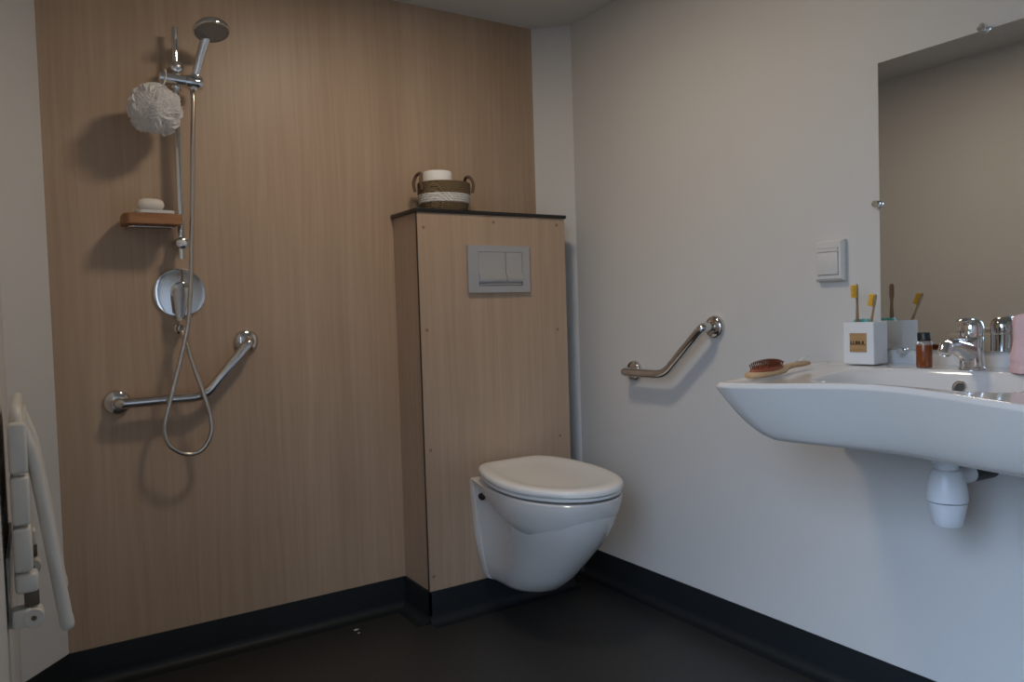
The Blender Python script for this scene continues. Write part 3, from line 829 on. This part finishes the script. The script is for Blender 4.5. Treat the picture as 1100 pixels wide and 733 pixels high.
# ------------------------------------------------------------------ fold-up shower seat on the left wall
SY0, SY1 = -.945, -.575
t = thing('shower_bench', 'white folded-up shower seat on the left wall', 'shower seat', (XW, -.76, .51))
bm = nb(); box(bm, (XW+.0015, SY0+.04, .508), (XW+.0065, SY1-.04, .63), .002, 2); obj('wall_plate', bm, M['shower_plastic'], t)
for z0, z1 in ((.7775, .863), (.6905, .7725), (.612, .6865)):
    bm = nb(); box(bm, (-1.8345, SY0, z0), (-1.8075, SY1, z1), .006, 3); obj('slat', bm, M['shower_plastic'], t)
bm = nb(); tube(bm, fillet_path([(-1.8215, SY0+.025, .575), (-1.8215, SY0+.025, .882), (-1.8215, SY1-.025, .882), (-1.8215, SY1-.025, .575)], .025), .0092, 16); obj('seat_frame', bm, M['shower_plastic'], t)
for y in (SY0+.025, SY1-.025):
    bm = nb()
    box(bm, (-1.8355, y-.018, .5735), (-1.8015, y+.018, .608), .007, 3)
    ar = obj('hinge_arm', bm, M['shower_plastic'], t)
    bm = nb(); box(bm, (-1.8235, y-.011, .549), (-1.8015, y+.011, .5733), .003, 2); obj('hinge_spacer', bm, M['bronze'], ar, label='dull bronze hinge spacer')
    bm = nb()
    box(bm, (XW+.007, y-.017, .515), (-1.812, y+.017, .5475), .005, 3)
    lathe(bm, [(.0145, -.0190), (.0155, -.0178), (.0155, .0178), (.0145, .0190)], (-1.811, y, .531), (0, 1, 0), 28)
    bk_ = obj('hinge_bracket', bm, M['shower_plastic'], t)
    bm = nb(); lathe(bm, [(.0042, 0), (.0038, .002), (.0001, .0022)], (-1.811, y-.0191, .531), (0, -1, 0), 18); obj('hinge_pin', bm, M['bronze'], bk_)
for y in (SY0+.062, SY1-.062):
    bm = nb(); tube(bm, smooth_path([(-1.821, y, .860), (-1.8085, y, .825), (-1.796, y, .768), (-1.766, y, .520), (-1.7625, y, .492)], 5), lambda u: .0112, 18)
    lg = obj('leg', bm, M['shower_plastic'], t)
    bm = nb(); lathe(bm, [(.0001, -.0065), (.0052, -.0056), (.0092, -.0026), (.0116, .0034), (.0118, .019), (.0113, .022)], (-1.7615, y, .485), (-.125, 0, 1), 24); obj('rubber_foot', bm, M['shower_plastic'], lg)

# small glint of water on the floor
bm = nb(); ball(bm, (-.937, -.097, .0014), .007, (1.3, .6, .28)); o = obj('water_drop', bm, M['water'], loc=(-.937, -.097, 0)); tag(o, 'larger of two tiny water drops glinting on the black floor near the oak wall', 'water drop', 'water drops on the floor')
bm = nb(); ball(bm, (-.940, -.125, .0010), .0045, (1, .6, .3)); o = obj('water_drop', bm, M['water'], loc=(-.940, -.125, 0)); tag(o, 'smaller water drop, just in front of the larger one on the black floor', 'water drop', 'water drops on the floor')

# ------------------------------------------------------------------ camera (27 mm equivalent, slightly rolled hand-held view)
cam = bpy.data.cameras.new('camera'); co = bpy.data.objects.new('camera', cam); C.objects.link(co)
yaw, pitch, roll, fpx = 1.002137, -.037643, -.0305446, 814.735
f = V((math.cos(pitch)*math.cos(yaw), math.cos(pitch)*math.sin(yaw), math.sin(pitch)))
r0 = V((math.sin(yaw), -math.cos(yaw), 0)); u0 = r0.cross(f)
r = r0*math.cos(roll)+u0*math.sin(roll); u = u0*math.cos(roll)-r0*math.sin(roll)
co.matrix_world = Matrix(((r.x, u.x, -f.x, -1.799464), (r.y, u.y, -f.y, -2.442537), (r.z, u.z, -f.z, 1.021339), (0, 0, 0, 1)))
cam.sensor_fit = 'HORIZONTAL'; cam.sensor_width = 36; cam.lens = fpx*36/1100; cam.clip_start = .01
sc.camera = co

# ------------------------------------------------------------------ light: warm ceiling lamp over the toilet, cool daylight through the door on the left
def area(name, loc, to, size, sy, power, col, spread=180, shape='RECTANGLE'):
    l = bpy.data.lights.new(name, 'AREA'); l.shape = shape; l.size = size
    if shape in ('RECTANGLE', 'ELLIPSE'): l.size_y = sy
    l.energy = power; l.color = col; l.spread = math.radians(spread)
    o = bpy.data.objects.new(name, l); C.objects.link(o); o.location = loc
    o.rotation_euler = (V(to)-V(loc)).to_track_quat('-Z', 'Y').to_euler()
    return o
area('ceiling_lamp_light', (-.92, -.88, CH-.012), (-.92, -.88, 0), .22, .22, 7.2, (1, .845, .675), shape='DISK')
p_ = area('door_portal', (XW-TD-.02, (DOOR0+DOOR1)/2, DH/2), (0, (DOOR0+DOOR1)/2, DH/2), abs(DOOR1-DOOR0), DH, 1, (1, 1, 1))
p_.data.cycles.is_portal = True
w = bpy.data.worlds.new('world'); sc.world = w; w.use_nodes = True
nt = w.node_tree; bg = nt.nodes['Background']
tc = nt.nodes.new('ShaderNodeTexCoord'); sp_ = nt.nodes.new('ShaderNodeSeparateXYZ'); rp = nt.nodes.new('ShaderNodeValToRGB')
nt.links.new(tc.outputs['Generated'], sp_.inputs[0]); nt.links.new(sp_.outputs['Z'], rp.inputs['Fac']); nt.links.new(rp.outputs['Color'], bg.inputs['Color'])
e = rp.color_ramp.elements
e[0].position = 0; e[0].color = (.02, .022, .02, 1); e[1].position = .62; e[1].color = (.52, .70, 1, 1)
k_ = e.new(.02); k_.color = (.10, .14, .20, 1)
bg.inputs['Strength'].default_value = 12.5

vs = sc.view_settings; vs.view_transform = 'Standard'; vs.look = 'None'; vs.gamma = 1; vs.use_curve_mapping = False; vs.exposure = 0
